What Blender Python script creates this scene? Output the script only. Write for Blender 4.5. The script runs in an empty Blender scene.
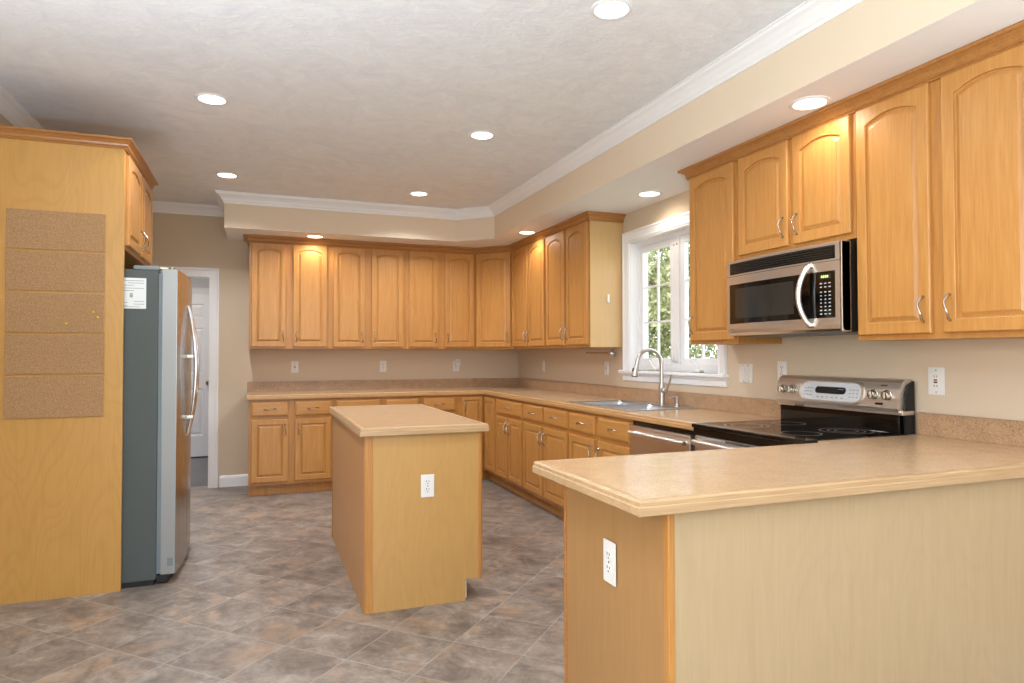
import bpy, bmesh, math, random
import numpy as np
from mathutils import Vector, Matrix
random.seed(7)
S = bpy.context.scene
COL = S.collection

# ------------------------------------------------------------------ camera
cam = bpy.data.cameras.new('camera'); cam.lens = 36*663.71/1024; cam.sensor_width = 36; cam.sensor_fit = 'HORIZONTAL'
cam.clip_start = .05; cam.clip_end = 200
camo = bpy.data.objects.new('camera', cam); COL.objects.link(camo)
_r = Vector((0.93346306, -0.35866756, -0.00207181)); _u = Vector((-0.00527602, -0.01950652, 0.99979581)); _f = Vector((0.35863473, 0.93326153, 0.02010095))
_m = Matrix.Identity(4)
for i in range(3):
    _m[i][0] = _r[i]; _m[i][1] = _u[i]; _m[i][2] = -_f[i]
_m.translation = Vector((-2.7827, -7.0397, 1.2749))
camo.matrix_world = _m
S.camera = camo
# ------------------------------------------------------------------ view, world, sun, added daylight and uplights
S.view_settings.view_transform = 'Standard'; S.view_settings.look = 'None'
S.view_settings.gamma = 1; S.view_settings.use_curve_mapping = False
S.view_settings.exposure = 0.1
W = bpy.data.worlds.new('sky'); S.world = W; W.use_nodes = True
bgn = W.node_tree.nodes['Background']; bgn.inputs[0].default_value = (.82, .91, 1, 1); bgn.inputs[1].default_value = 3.6
def light(name, kind, loc, energy, color, rot=(0, 0, 0), parent=None, **kw):
    l = bpy.data.lights.new(name, kind); l.energy = energy; l.color = color
    for k, v in kw.items(): setattr(l, k, v)
    o = bpy.data.objects.new(name, l); COL.objects.link(o); o.location = loc; o.rotation_euler = rot
    if parent: o.parent = parent
    return o
PI = math.pi
light('sun', 'SUN', (0, 0, 20), 3.6, (1, .95, .86), (math.radians(42), 0, math.radians(-70)), angle=.01)
light('glass_door_daylight', 'AREA', (-2.4, -10.95, 1.25), 55, (.82, .92, 1), (PI/2+.42, 0, 0), shape='RECTANGLE', size=3.1, size_y=2.1)  # daylight added at unseen doors, tilted up to brighten the ceiling
light('added_side_daylight', 'AREA', (-4.17, -7.3, 1.45), 65, (.90, .96, 1), (0, -PI/2-.42, 0), shape='RECTANGLE', size=1.4, size_y=2.3)  # also added, at an unseen side window, aimed up at the ceiling

light('added_ceiling_uplight', 'AREA', (-3.75, -5.7, 1.38), 64, (.78, .88, 1), (PI, 0, 0), shape='DISK', size=.42)  # three unseen uplights added to lift the ceiling brightness
light('added_ceiling_uplight', 'AREA', (-2.3, -8.3, 1.38), 78, (.78, .88, 1), (PI, 0, 0), shape='DISK', size=.42)
light('added_ceiling_uplight', 'AREA', (-.55, -7.0, 1.38), 17, (.78, .88, 1), (PI, 0, 0), shape='DISK', size=.42)
# ------------------------------------------------------------------ materials
def lin(c):
    return tuple((x/255/12.92 if x/255 <= .04045 else ((x/255+.055)/1.055)**2.4) for x in c) + (1,)
def newmat(name, rgb=(200, 200, 200), rough=.5, metal=0, spec=.5):
    m = bpy.data.materials.new(name); m.use_nodes = True
    b = m.node_tree.nodes['Principled BSDF']
    b.inputs['Base Color'].default_value = lin(rgb); b.inputs['Roughness'].default_value = rough
    b.inputs['Metallic'].default_value = metal; b.inputs['Specular IOR Level'].default_value = spec
    return m
def N(m, t, **kw):
    n = m.node_tree.nodes.new(t)
    for k, v in kw.items():
        if k in n.inputs.keys() if hasattr(n.inputs, 'keys') else False: n.inputs[k].default_value = v
        else: setattr(n, k, v)
    return n
def L(m, a, b): m.node_tree.links.new(a, b)
def mapping(m, scale, rot=(0, 0, 0), rand=False, coord='Object'):
    tc = N(m, 'ShaderNodeTexCoord'); mp = N(m, 'ShaderNodeMapping')
    mp.inputs['Scale'].default_value = scale; mp.inputs['Rotation'].default_value = rot
    L(m, tc.outputs[coord], mp.inputs['Vector'])
    if rand:
        oi = N(m, 'ShaderNodeObjectInfo'); ml = N(m, 'ShaderNodeVectorMath', operation='SCALE')
        cb = N(m, 'ShaderNodeCombineXYZ')
        L(m, oi.outputs['Random'], cb.inputs[0]); L(m, oi.outputs['Random'], cb.inputs[1]); L(m, oi.outputs['Random'], cb.inputs[2])
        L(m, cb.outputs[0], ml.inputs[0]); ml.inputs['Scale'].default_value = 40
        ad = N(m, 'ShaderNodeVectorMath', operation='ADD')
        L(m, tc.outputs[coord], ad.inputs[0]); L(m, ml.outputs[0], ad.inputs[1]); L(m, ad.outputs[0], mp.inputs['Vector'])
    return mp.outputs[0]
def noise(m, vec, scale, detail=4, rough=.55, dist=0):
    n = N(m, 'ShaderNodeTexNoise'); n.inputs['Scale'].default_value = scale; n.inputs['Detail'].default_value = detail
    n.inputs['Roughness'].default_value = rough; n.inputs['Distortion'].default_value = dist
    L(m, vec, n.inputs['Vector']); return n.outputs[0]
def ramp(m, fac, stops):
    r = N(m, 'ShaderNodeValToRGB'); e = r.color_ramp.elements
    while len(e) < len(stops): e.new(.5)
    for i, (p, c) in enumerate(stops): e[i].position = p; e[i].color = lin(c)
    L(m, fac, r.inputs[0]); return r.outputs[0]
def mix(m, fac, a, b, mode='MIX'):
    x = N(m, 'ShaderNodeMix', data_type='RGBA', blend_type=mode)
    if isinstance(fac, (int, float)): x.inputs[0].default_value = fac
    else: L(m, fac, x.inputs[0])
    for k, v in ((6, a), (7, b)):
        if isinstance(v, tuple): x.inputs[k].default_value = v
        else: L(m, v, x.inputs[k])
    return x.outputs[2]
def bump(m, h, strength, dist=.01):
    b = N(m, 'ShaderNodeBump'); b.inputs['Strength'].default_value = strength; b.inputs['Distance'].default_value = dist
    L(m, h, b.inputs['Height']); L(m, b.outputs[0], m.node_tree.nodes['Principled BSDF'].inputs['Normal'])
def setc(m, c): L(m, c, m.node_tree.nodes['Principled BSDF'].inputs['Base Color'])
def wood(name, lo, hi, axis='z', rough=.32, figure=False, contrast=1.0, fine=.16):
    m = newmat(name, hi, rough, spec=.45)
    sc = {'z': (14, 14, .9), 'x': (.9, 14, 14), 'y': (14, .9, 14)}[axis]
    v = mapping(m, sc, rand=True)
    f = noise(m, v, 3.2, 5, .6, .6)
    c = ramp(m, f, [(.5-.24/contrast, lo), (.5+.24/contrast, hi)])
    s2 = {'z': (90, 90, 2.5), 'x': (2.5, 90, 90), 'y': (90, 2.5, 90)}[axis]
    g = noise(m, mapping(m, s2, rand=True), 2.5, 2, .5)
    c = mix(m, fine, c, ramp(m, g, [(.35, tuple(int(q*.84) for q in lo)), (.65, (255, 240, 215))]), 'SOFT_LIGHT')
    if figure:
        v3 = mapping(m, (3.6, 3.6, 1.0), rand=True)
        w = N(m, 'ShaderNodeTexNoise'); w.inputs['Scale'].default_value = 1.1; w.inputs['Detail'].default_value = 1.0; w.inputs['Distortion'].default_value = .5
        L(m, v3, w.inputs['Vector'])
        mu = N(m, 'ShaderNodeMath', operation='MULTIPLY'); L(m, w.outputs[0], mu.inputs[0]); mu.inputs[1].default_value = 90
        sn = N(m, 'ShaderNodeMath', operation='SINE'); L(m, mu.outputs[0], sn.inputs[0])
        pw = N(m, 'ShaderNodeMapRange'); L(m, sn.outputs[0], pw.inputs[0]); pw.inputs[1].default_value = .2; pw.inputs[2].default_value = 1; pw.inputs[3].default_value = 0; pw.inputs[4].default_value = figure
        c = mix(m, pw.outputs[0], c, lin(tuple(int(q*.80) for q in lo)))
    setc(m, c); return m
M = {}
M['maple'] = wood('maple', (178, 124, 64), (194, 142, 80))
M['maple_x'] = wood('maple_rail', (178, 124, 64), (194, 142, 80), 'x')
M['maple_y'] = wood('maple_edge', (200, 150, 92), (222, 176, 118), 'y')
M['maple_dark'] = wood('stained_crown_maple', (158, 106, 56), (176, 124, 70), 'x', .3)
M['maple_frame'] = wood('maple_face_frame', (172, 118, 60), (188, 135, 74))
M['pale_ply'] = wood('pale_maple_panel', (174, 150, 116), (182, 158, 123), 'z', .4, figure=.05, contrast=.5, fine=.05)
M['birch'] = wood('birch_plywood_panel', (190, 142, 72), (198, 152, 82), 'z', .38, figure=.13, contrast=.5, fine=.07)
M['island_ply'] = wood('island_end_panel', (182, 140, 82), (190, 149, 91), 'z', .38, figure=.08, contrast=.6, fine=.06)
M['cab_end'] = wood('finished_cabinet_end', (196, 160, 108), (206, 172, 122), 'z', .3, contrast=.5, fine=.07)
M['lit_island_side'] = wood('lit_island_side_maple', (184, 134, 84), (196, 147, 96), 'z', .42, contrast=.6, fine=.08)  # lighter copy of the tan panel, its lit side put into the colour
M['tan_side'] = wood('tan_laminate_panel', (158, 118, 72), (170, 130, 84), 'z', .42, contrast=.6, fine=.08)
M['nose'] = wood('maple_nosing', (172, 140, 104), (188, 158, 122), 'x', .3)
M['nose_y'] = wood('maple_nosing_side', (174, 132, 84), (192, 150, 104), 'y', .3)
def speckle(name, base, dark, light, rough):
    m = newmat(name, base, rough, spec=.5)
    v = mapping(m, (1, 1, 1))
    a = noise(m, v, 170, 4, .8); b = noise(m, v, 14, 4, .6)
    c = ramp(m, a, [(.36, dark), (.47, base), (.56, base), (.66, light)])
    c = mix(m, .35, c, ramp(m, b, [(.35, dark), (.65, light)]), 'SOFT_LIGHT')
    setc(m, c); return m
M['laminate'] = speckle('speckled_tan_laminate', (194, 166, 134), (168, 138, 108), (212, 190, 160), .2)
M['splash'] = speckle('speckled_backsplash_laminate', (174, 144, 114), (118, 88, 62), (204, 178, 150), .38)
def painted(name, rgb, rough=.6, bs=.08, scale=220):
    m = newmat(name, rgb, rough, spec=.3); bump(m, noise(m, mapping(m, (1, 1, 1)), scale, 3), bs, .002); return m
M['wall'] = painted('beige_wall_paint', (206, 188, 164), .7)
M['soffit'] = painted('cream_soffit_paint', (222, 204, 181), .7)
M['soffit_white'] = painted('white_soffit_underside', (238, 236, 234), .7)
M['white'] = newmat('white_trim_paint', (236, 236, 238), .35)
M['door'] = newmat('grey_white_door_paint', (206, 202, 204), .4)
M['hallwall'] = newmat('grey_hall_paint', (176, 172, 176), .6)
M['plastic'] = newmat('white_plastic', (224, 222, 218), .35)
M['slot'] = newmat('dark_slot', (24, 20, 18), .6)
m = M['ceil'] = newmat('swirled_plaster_ceiling', (236, 238, 242), .85, spec=.2)
v = mapping(m, (1, 1, 1)); h = noise(m, v, 5, 6, .65, 1.6); h2 = noise(m, mapping(m, (1, 3.2, 1), (0, 0, .6)), 9, 5, .7, 2.0)
bump(m, mix(m, .6, h, h2), .3, .025)
setc(m, ramp(m, h, [(.3, (226, 228, 232)), (.7, (238, 240, 243))]))
# floor: slate-look tiles turned 45 degrees
m = M['floor'] = newmat('slate_look_floor_tile', (140, 130, 120), .38, spec=.5)
tc = N(m, 'ShaderNodeTexCoord')
mp = N(m, 'ShaderNodeMapping', vector_type='POINT')
P_ = .3325
ang = math.radians(45)
# tile axes a=(x+y)/sqrt2, b=(x-y)/sqrt2 ; grid lines at a0=-7.068/sqrt2, b0=-.14/sqrt2
sepv = N(m, 'ShaderNodeSeparateXYZ'); L(m, tc.outputs['Object'], sepv.inputs[0])
def math2(op, a, b=None):
    n = N(m, 'ShaderNodeMath', operation=op)
    for i, q in enumerate((a, b)):
        if q is None: continue
        if isinstance(q, (int, float)): n.inputs[i].default_value = q
        else: L(m, q, n.inputs[i])
    return n.outputs[0]
R2 = math.sqrt(2)
ta = math2('DIVIDE', math2('ADD', math2('DIVIDE', math2('ADD', sepv.outputs[0], sepv.outputs[1]), R2), 7.068/R2), P_)
tb = math2('DIVIDE', math2('ADD', math2('DIVIDE', math2('SUBTRACT', sepv.outputs[0], sepv.outputs[1]), R2), .14/R2), P_)
fa = math2('FLOOR', ta); fb = math2('FLOOR', tb)
def edge(t): return math2('ABSOLUTE', math2('SUBTRACT', math2('FRACT', t), .5))
ea = math2('MAXIMUM', edge(ta), edge(tb))
grout = math2('GREATER_THAN', ea, .5-.0062)
cb = N(m, 'ShaderNodeCombineXYZ'); L(m, fa, cb.inputs[0]); L(m, fb, cb.inputs[1])
wn = N(m, 'ShaderNodeTexWhiteNoise', noise_dimensions='3D'); L(m, cb.outputs[0], wn.inputs['Vector'])
off = N(m, 'ShaderNodeVectorMath', operation='SCALE'); L(m, wn.outputs['Color'], off.inputs[0]); off.inputs['Scale'].default_value = 30
cab_ = N(m, 'ShaderNodeCombineXYZ'); L(m, math2('MULTIPLY', ta, .62), cab_.inputs[0]); L(m, math2('MULTIPLY', tb, .50), cab_.inputs[1])
ad = N(m, 'ShaderNodeVectorMath', operation='ADD'); L(m, cab_.outputs[0], ad.inputs[0]); L(m, off.outputs[0], ad.inputs[1])
n1 = noise(m, ad.outputs[0], 3.0, 9, .72, .5)
n2 = noise(m, ad.outputs[0], 12, 9, .8, .4)
n3 = noise(m, ad.outputs[0], 2.0, 3, .6, .8)
c1 = ramp(m, n1, [(.30, (104, 96, 90)), (.44, (134, 124, 116)), (.56, (156, 146, 137)), (.70, (184, 174, 164))])
c2 = mix(m, .5, c1, ramp(m, n2, [(.34, (86, 82, 82)), (.5, (145, 138, 134)), (.68, (208, 200, 194))]), 'OVERLAY')
rust = N(m, 'ShaderNodeMapRange'); L(m, n3, rust.inputs[0]); rust.inputs[1].default_value = .54; rust.inputs[2].default_value = .72; rust.inputs[4].default_value = .6
c3 = mix(m, rust.outputs[0], c2, lin((176, 142, 112)))
tv = math2('ADD', math2('MULTIPLY', wn.outputs['Value'], .16), .90)
hs = N(m, 'ShaderNodeHueSaturation'); L(m, c3, hs.inputs['Color']); L(m, tv, hs.inputs['Value'])
c4 = mix(m, grout, hs.outputs[0], mix(m, n1, lin((96, 88, 84)), lin((196, 188, 178))))
setc(m, c4)
hgt = math2('SUBTRACT', math2('MULTIPLY', n2, .6), math2('MULTIPLY', grout, .8)); bump(m, hgt, .35, .005)
rr = N(m, 'ShaderNodeMapRange'); L(m, n2, rr.inputs[0]); rr.inputs[3].default_value = .28; rr.inputs[4].default_value = .52
L(m, rr.outputs[0], m.node_tree.nodes['Principled BSDF'].inputs['Roughness'])
M['hallfloor'] = wood('dark_polished_hall_boards', (40, 34, 32), (50, 43, 40), 'x', .12)
def steel(name, rgb, rough=.26, axis='y', aniso=True):
    m = newmat(name, rgb, rough, 1)
    sc = {'y': (60, 1, 60), 'x': (1, 60, 60), 'z': (60, 60, 1)}[axis]
    f = noise(m, mapping(m, sc), 8, 3, .6)
    mr = N(m, 'ShaderNodeMapRange'); L(m, f, mr.inputs[0]); mr.inputs[3].default_value = rough-.05; mr.inputs[4].default_value = rough+.08
    L(m, mr.outputs[0], m.node_tree.nodes['Principled BSDF'].inputs['Roughness']); return m
M['steel'] = steel('brushed_stainless_steel', (232, 228, 224), .3)
M['satin'] = steel('satin_range_steel', (222, 214, 204), .4)
M['steel_fr'] = steel('brushed_fridge_steel', (178, 178, 178), .24, 'z')
M['nickel'] = newmat('satin_nickel', (182, 174, 162), .26, 1)
M['chrome'] = newmat('polished_steel', (225, 225, 228), .12, 1)
M['faucet'] = newmat('brushed_nickel_faucet', (196, 190, 184), .28, 1)
M['sink'] = newmat('sink_steel', (200, 205, 212), .33, 1)
M['fridge_side'] = painted('grey_textured_appliance_paint', (82, 88, 87), .5, .15, 500)
M['doorside'] = newmat('grey_door_side', (150, 151, 150), .42, .35)
M['gasket'] = newmat('grey_blue_gasket', (118, 128, 134), .5)
M['hinge'] = newmat('hinge_cover_grey', (120, 128, 130), .5)
M['black'] = newmat('black_enamel', (14, 13, 13), .18)
M['blackmat'] = newmat('black_plastic', (18, 16, 15), .5)
M['glass_black'] = newmat('black_glass', (8, 7, 7), .05, spec=.6)
M['mwglass'] = newmat('dark_oven_window', (44, 42, 38), .12, spec=.6)
M['ring'] = newmat('printed_burner_ring', (150, 146, 140), .3)
M['grey'] = newmat('grey_print', (130, 126, 122), .5)
M['lightprint'] = newmat('pale_print', (205, 205, 205), .5)
M['paper'] = newmat('label_paper', (228, 234, 236), .6)
M['red'] = newmat('red_button', (170, 40, 25), .5)
M['brass'] = newmat('brass_pin', (190, 150, 60), .3, 1)
M['brassk'] = newmat('aged_brass', (140, 105, 60), .3, 1)
m = M['cork'] = newmat('cork_board', (186, 146, 102), .85, spec=.15)
a = noise(m, mapping(m, (1, 1, 1)), 380, 3, .7)
setc(m, ramp(m, a, [(.33, (136, 100, 66)), (.5, (168, 132, 94)), (.68, (194, 160, 122))])); bump(m, a, .25, .002)
def emis(name, rgb, s):
    m = bpy.data.materials.new(name); m.use_nodes = True; b = m.node_tree.nodes['Principled BSDF']
    b.inputs['Base Color'].default_value = lin(rgb); b.inputs['Emission Color'].default_value = lin(rgb); b.inputs['Emission Strength'].default_value = s; return m
M['lamp'] = emis('lamp_lens_white', (255, 246, 236), 7)
M['lamp_warm'] = emis('lamp_lens_warm', (255, 232, 206), 7)
M['blue'] = emis('blue_clock_digits', (70, 160, 235), 1.6)
M['green'] = emis('green_clock_digits', (190, 220, 120), 1.5)
m = M['pane'] = bpy.data.materials.new('window_pane'); m.use_nodes = True; nt = m.node_tree; nt.nodes.clear()
o_ = N(m, 'ShaderNodeOutputMaterial'); t_ = N(m, 'ShaderNodeBsdfTransparent'); g_ = N(m, 'ShaderNodeBsdfGlossy'); g_.inputs['Roughness'].default_value = .02
lw = N(m, 'ShaderNodeLayerWeight'); fr = N(m, 'ShaderNodeMath', operation='POWER'); L(m, lw.outputs['Facing'], fr.inputs[0]); fr.inputs[1].default_value = 4; mx = N(m, 'ShaderNodeMixShader')
L(m, fr.outputs[0], mx.inputs[0]); L(m, t_.outputs[0], mx.inputs[1]); L(m, g_.outputs[0], mx.inputs[2]); L(m, mx.outputs[0], o_.inputs[0])
def leafmat(name, a, b):
    m = newmat(name, a, .55, spec=.3)
    f = noise(m, mapping(m, (1, 1, 1)), 3.5, 4, .7)
    setc(m, ramp(m, f, [(.35, a), (.65, b)])); return m
M['leaf'] = leafmat('green_leaves', (96, 112, 74), (160, 170, 116))
M['leaf2'] = leafmat('olive_leaves', (112, 116, 82), (180, 182, 138))
M['bark'] = newmat('bark', (96, 84, 72), .9)
M['grass'] = leafmat('lawn_grass', (108, 128, 74), (140, 156, 92))

# ------------------------------------------------------------------ mesh helpers
class MB:
    def __init__(s): s.v = []; s.f = []; s.mi = []; s.cur = 0
    def add(s, vs, fs, mi=None):
        o = len(s.v); s.v += [tuple(q) for q in vs]; s.f += [tuple(o+i for i in f) for f in fs]
        s.mi += [s.cur if mi is None else mi]*len(fs); return s
    def box(s, x0, x1, y0, y1, z0, z1, b=0, mi=None):
        x0, x1 = min(x0, x1), max(x0, x1); y0, y1 = min(y0, y1), max(y0, y1); z0, z1 = min(z0, z1), max(z0, z1)
        bm = bmesh.new(); bmesh.ops.create_cube(bm, size=1)
        for q in bm.verts: q.co = Vector(((x0+x1)/2+q.co.x*(x1-x0), (y0+y1)/2+q.co.y*(y1-y0), (z0+z1)/2+q.co.z*(z1-z0)))
        if b: bmesh.ops.bevel(bm, geom=bm.edges[:], offset=min(b, .45*min(x1-x0, y1-y0, z1-z0)), segments=2, affect='EDGES', profile=.5)
        s.bm(bm, mi); return s
    def bm(s, bm, mi=None):
        bm.verts.index_update(); s.add([v.co[:] for v in bm.verts], [[v.index for v in f.verts] for f in bm.faces], mi); bm.free()
    def prism(s, poly, z0, z1, mi=None):
        a = sum(poly[i][0]*poly[(i+1) % len(poly)][1]-poly[(i+1) % len(poly)][0]*poly[i][1] for i in range(len(poly)))
        if a < 0: poly = poly[::-1]
        n = len(poly); vs = [(x, y, z0) for x, y in poly]+[(x, y, z1) for x, y in poly]
        fs = [tuple(range(n-1, -1, -1)), tuple(range(n, 2*n))]+[(i, (i+1) % n, n+(i+1) % n, n+i) for i in range(n)]
        return s.add(vs, fs, mi)
    def loops(s, loops, cap0=True, cap1=True, mi=None, closed=True):
        n = len(loops[0]); vs = [p for l in loops for p in l]; fs = []
        for k in range(len(loops)-1):
            for i in range(n if closed else n-1):
                j = (i+1) % n; fs.append((k*n+i, k*n+j, (k+1)*n+j, (k+1)*n+i))
        if cap0: fs.append(tuple(range(n-1, -1, -1)))
        if cap1: fs.append(tuple((len(loops)-1)*n+i for i in range(n)))
        return s.add(vs, fs, mi)
    def tube(s, pts, r, n=10, mi=None, flat=1.0):
        pts = [Vector(p) for p in pts]; R = r if isinstance(r, (list, tuple)) else [r]*len(pts)
        t0 = (pts[1]-pts[0]).normalized(); ref = Vector((0, 0, 1)) if abs(t0.z) < .9 else Vector((1, 0, 0))
        a = t0.cross(ref).normalized(); ls = []
        for i, p in enumerate(pts):
            t = ((pts[min(i+1, len(pts)-1)]-p).normalized()+(p-pts[max(i-1, 0)]).normalized())
            t = t.normalized() if t.length > 1e-9 else t0
            a = (a-t*a.dot(t)).normalized(); b = t.cross(a)
            ls.append([p+(a*math.cos(2*PI*k/n)+b*math.sin(2*PI*k/n)*flat)*R[i] for k in range(n)])
        return s.loops(ls, mi=mi)
    def lathe(s, c, prof, axis='z', n=24, mi=None):
        c = Vector(c); ls = []
        for r, h in prof:
            l = []
            for k in range(n):
                x, y = r*math.cos(2*PI*k/n), r*math.sin(2*PI*k/n)
                l.append(c+Vector({'z': (x, y, h), 'x': (h, x, y), 'y': (y, h, x)}[axis]))
            ls.append(l)
        return s.loops(ls, mi=mi)
    def sweep(s, path, prof, closed=False, mi=None):
        # profile (offset to the right-hand side of the path, z); mitred corners
        P = [Vector(p) for p in path]; n = len(P); ls = []
        for i in range(n):
            ds = []
            if i > 0 or closed: ds.append((P[i]-P[i-1]).normalized())
            if i < n-1 or closed: ds.append((P[(i+1) % n]-P[i]).normalized())
            ns = [Vector((d.y, -d.x)) for d in ds]
            if len(ns) == 2:
                q = (ns[0]+ns[1]).normalized(); q = q/max(.2, q.dot(ns[0]))
            else: q = ns[0]
            ls.append([(P[i].x+q.x*o, P[i].y+q.y*o, z) for o, z in prof])
        if closed: ls.append(ls[0])
        return s.loops(ls, cap0=not closed, cap1=not closed, mi=mi)
    def build(s, name, mat, parent=None, smooth=False, loc=None, rot=None, mats=None):
        me = bpy.data.meshes.new(name); me.from_pydata(s.v, [], s.f)
        for q in (mats or [mat]): me.materials.append(M[q] if isinstance(q, str) else q)
        if mats: me.polygons.foreach_set('material_index', s.mi)
        me.update()
        bm = bmesh.new(); bm.from_mesh(me); bmesh.ops.recalc_face_normals(bm, faces=bm.faces[:]); bm.to_mesh(me); bm.free()
        if smooth:
            me.polygons.foreach_set('use_smooth', [True]*len(me.polygons))
            me.set_sharp_from_angle(angle=math.radians(38))
        o = bpy.data.objects.new(name, me); COL.objects.link(o)
        if parent: o.parent = parent
        if loc: o.location = loc
        if rot: o.rotation_euler = rot
        return o
def tag(o, label=None, cat=None, group=None, kind=None):
    if label: o['label'] = label
    if cat: o['category'] = cat
    if group: o['group'] = group
    if kind: o['kind'] = kind
    return o
def empty(name, loc, rz=0, label=None, cat=None, group=None, kind=None):
    o = bpy.data.objects.new(name, None); COL.objects.link(o); o.location = loc; o.rotation_euler = (0, 0, rz); o.empty_display_size = .1
    return tag(o, label, cat, group, kind)
def copy_tree(o, parent=None):
    c = o.copy(); COL.objects.link(c)
    if parent: c.parent = parent
    for ch in list(o.children): copy_tree(ch, c)
    return c
def box1(name, dims, mat, parent=None, b=0): return MB().box(*dims, b=b).build(name, mat, parent)

# ------------------------------------------------------------------ setting
XL, YR, CZ = -4.13, -11.0, 2.72        # left wall, rear wall, ceiling height
ST = 'structure'
tag(box1('floor', (-4.3, .16, -11.2, .12, -.1, 0), 'floor'), kind=ST)
tag(box1('ceiling', (-4.3, .16, -11.2, .12, CZ, CZ+.12), 'ceil'), kind=ST)
# right wall with a window opening
WY0, WY1, WZ0, WZ1 = -3.52, -2.43, 1.15, 2.175
w = MB(); w.box(0, .16, -11.2, WY0, 0, CZ); w.box(0, .16, WY1, .12, 0, CZ); w.box(0, .16, WY0, WY1, 0, WZ0); w.box(0, .16, WY0, WY1, WZ1, CZ)
tag(w.build('wall_right', 'wall'), kind=ST)
# back wall with the doorway
DX0, DX1, DZ = -3.97, -3.205, 2.045
w = MB(); w.box(DX1, 0, 0, .12, 0, CZ); w.box(-4.3, DX0, 0, .12, 0, CZ); w.box(DX0, DX1, 0, .12, DZ, CZ)
tag(w.build('wall_back', 'wall'), kind=ST)
w = MB(); w.box(-4.3, XL, -6.1, .12, 0, CZ); w.box(-4.3, XL, -11.2, -8.5, 0, CZ); w.box(-4.3, XL, -8.5, -6.1, 0, .7); w.box(-4.3, XL, -8.5, -6.1, 2.2, CZ)
tag(w.build('wall_left', 'wall'), kind=ST)
w = MB(); w.box(XL, -4.0, -11.2, -11.0, 0, CZ); w.box(-.8, 0, -11.2, -11, 0, CZ); w.box(-4.0, -.8, -11.2, -11, 2.35, CZ)
tag(w.build('wall_rear', 'wall'), kind=ST)
# soffit over the cabinets
SP = [(-3.06, 0), (-3.06, -.65), (-.915, -.65), (-.62, -.945), (-.62, -6.3), (0, -6.3), (0, 0)]
SZ = 2.412
w = MB(); w.prism(SP, SZ, CZ); w.mi = [1]+[0]*(len(w.mi)-1)
sof = w.build('soffit', 'soffit', mats=['soffit', 'soffit_white']); tag(sof, kind=ST)
for p in sof.data.polygons: p.material_index = 1 if p.normal.z < -.9 else 0
# crown moulding at the ceiling
cp = [(0, CZ-.092), (.006, CZ-.092), (.010, CZ-.078), (.018, CZ-.070), (.026, CZ-.052), (.046, CZ-.030), (.062, CZ-.020), (.066, CZ-.008), (.074, CZ-.006), (.074, CZ), (0, CZ)]
tag(MB().sweep([(XL, -11), (XL, 0), (-3.06, 0), (-3.06, -.65), (-.915, -.65), (-.62, -.945), (-.62, -6.3), (0, -6.3), (0, -11)], cp).build('trim_1', 'white'), kind=ST)
# baseboards
bp = [(0, 0), (.014, 0), (.014, .085), (.010, .10), (.004, .108), (0, .11)]
tag(MB().sweep([(-3.115, 0), (-2.853, 0)], bp).build('baseboard_back', 'white'), kind=ST)
tag(MB().sweep([(XL, -11), (XL, -2.93)], bp).build('baseboard_left', 'white'), kind=ST)
tag(MB().sweep([(0, -5.63), (0, -11)], bp).build('baseboard_right', 'white'), kind=ST)
# doorway casing
def casing_profile(w_): return [(0, 0), (w_, 0), (w_, -.020), (w_-.012, -.024), (w_-.03, -.018), (.02, -.014), (.01, -.012), (0, -.012)]
t = MB()
pr = casing_profile(.085)
def frame_sweep(mb, x0, x1, z0, z1, prof, y=0, tf=lambda p: p, bottom=False):
    # casing round an opening: profile (outward distance, depth)
    pts = [(x1, z0, 1, 0), (x1, z1, 1, 1), (x0, z1, -1, 1), (x0, z0, -1, 0)]
    if bottom: pts = [(x1, z0, 1, -1), (x1, z1, 1, 1), (x0, z1, -1, 1), (x0, z0, -1, -1), (x1, z0, 1, -1)]
    ls = [[tf((px+sx*o, y+d, pz+sz*o)) for o, d in prof] for px, pz, sx, sz in pts]
    mb.loops(ls, cap0=not bottom, cap1=not bottom)
frame_sweep(t, DX0+.01, DX1-.01, 0, DZ-.01, pr)
t.box(DX1-.012, DX1, .0, .12, 0, DZ); t.box(DX0, DX0+.012, .0, .12, 0, DZ); t.box(DX0, DX1, 0, .12, DZ-.012, DZ)
tag(t.build('trim_2', 'white'), kind=ST)
# hall beyond the doorway
tag(box1('floor_hall', (-5.2, -2.6, .12, 2.3, -.1, 0), 'hallfloor'), kind=ST)
tag(box1('ceiling_hall', (-5.2, -2.6, .12, 2.3, 2.5, 2.6), 'ceil'), kind=ST)
HD0, HD1 = -4.045, -3.285
w = MB(); w.box(-5.2, HD0, 2.2, 2.3, 0, 2.5); w.box(HD1, -2.6, 2.2, 2.3, 0, 2.5); w.box(HD0, HD1, 2.2, 2.3, 2.055, 2.5); w.box(HD0, HD1, 2.26, 2.3, 0, 2.055)  # last box: unseen slab added to stop light leaking under the door
tag(w.build('wall_hall_back', 'hallwall'), kind=ST)
w = MB(); w.box(-2.7, -2.6, .12, 2.2, 0, 2.5); tag(w.build('wall_hall_right', 'hallwall'), kind=ST)
w = MB(); w.box(-5.2, -5.1, .12, 2.2, 0, 2.5); tag(w.build('wall_hall_left', 'hallwall'), kind=ST)
t = MB(); frame_sweep(t, HD0, HD1, 0, 2.055, casing_profile(.075), 2.2); tag(t.build('trim_3', 'door'), kind=ST)

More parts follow.
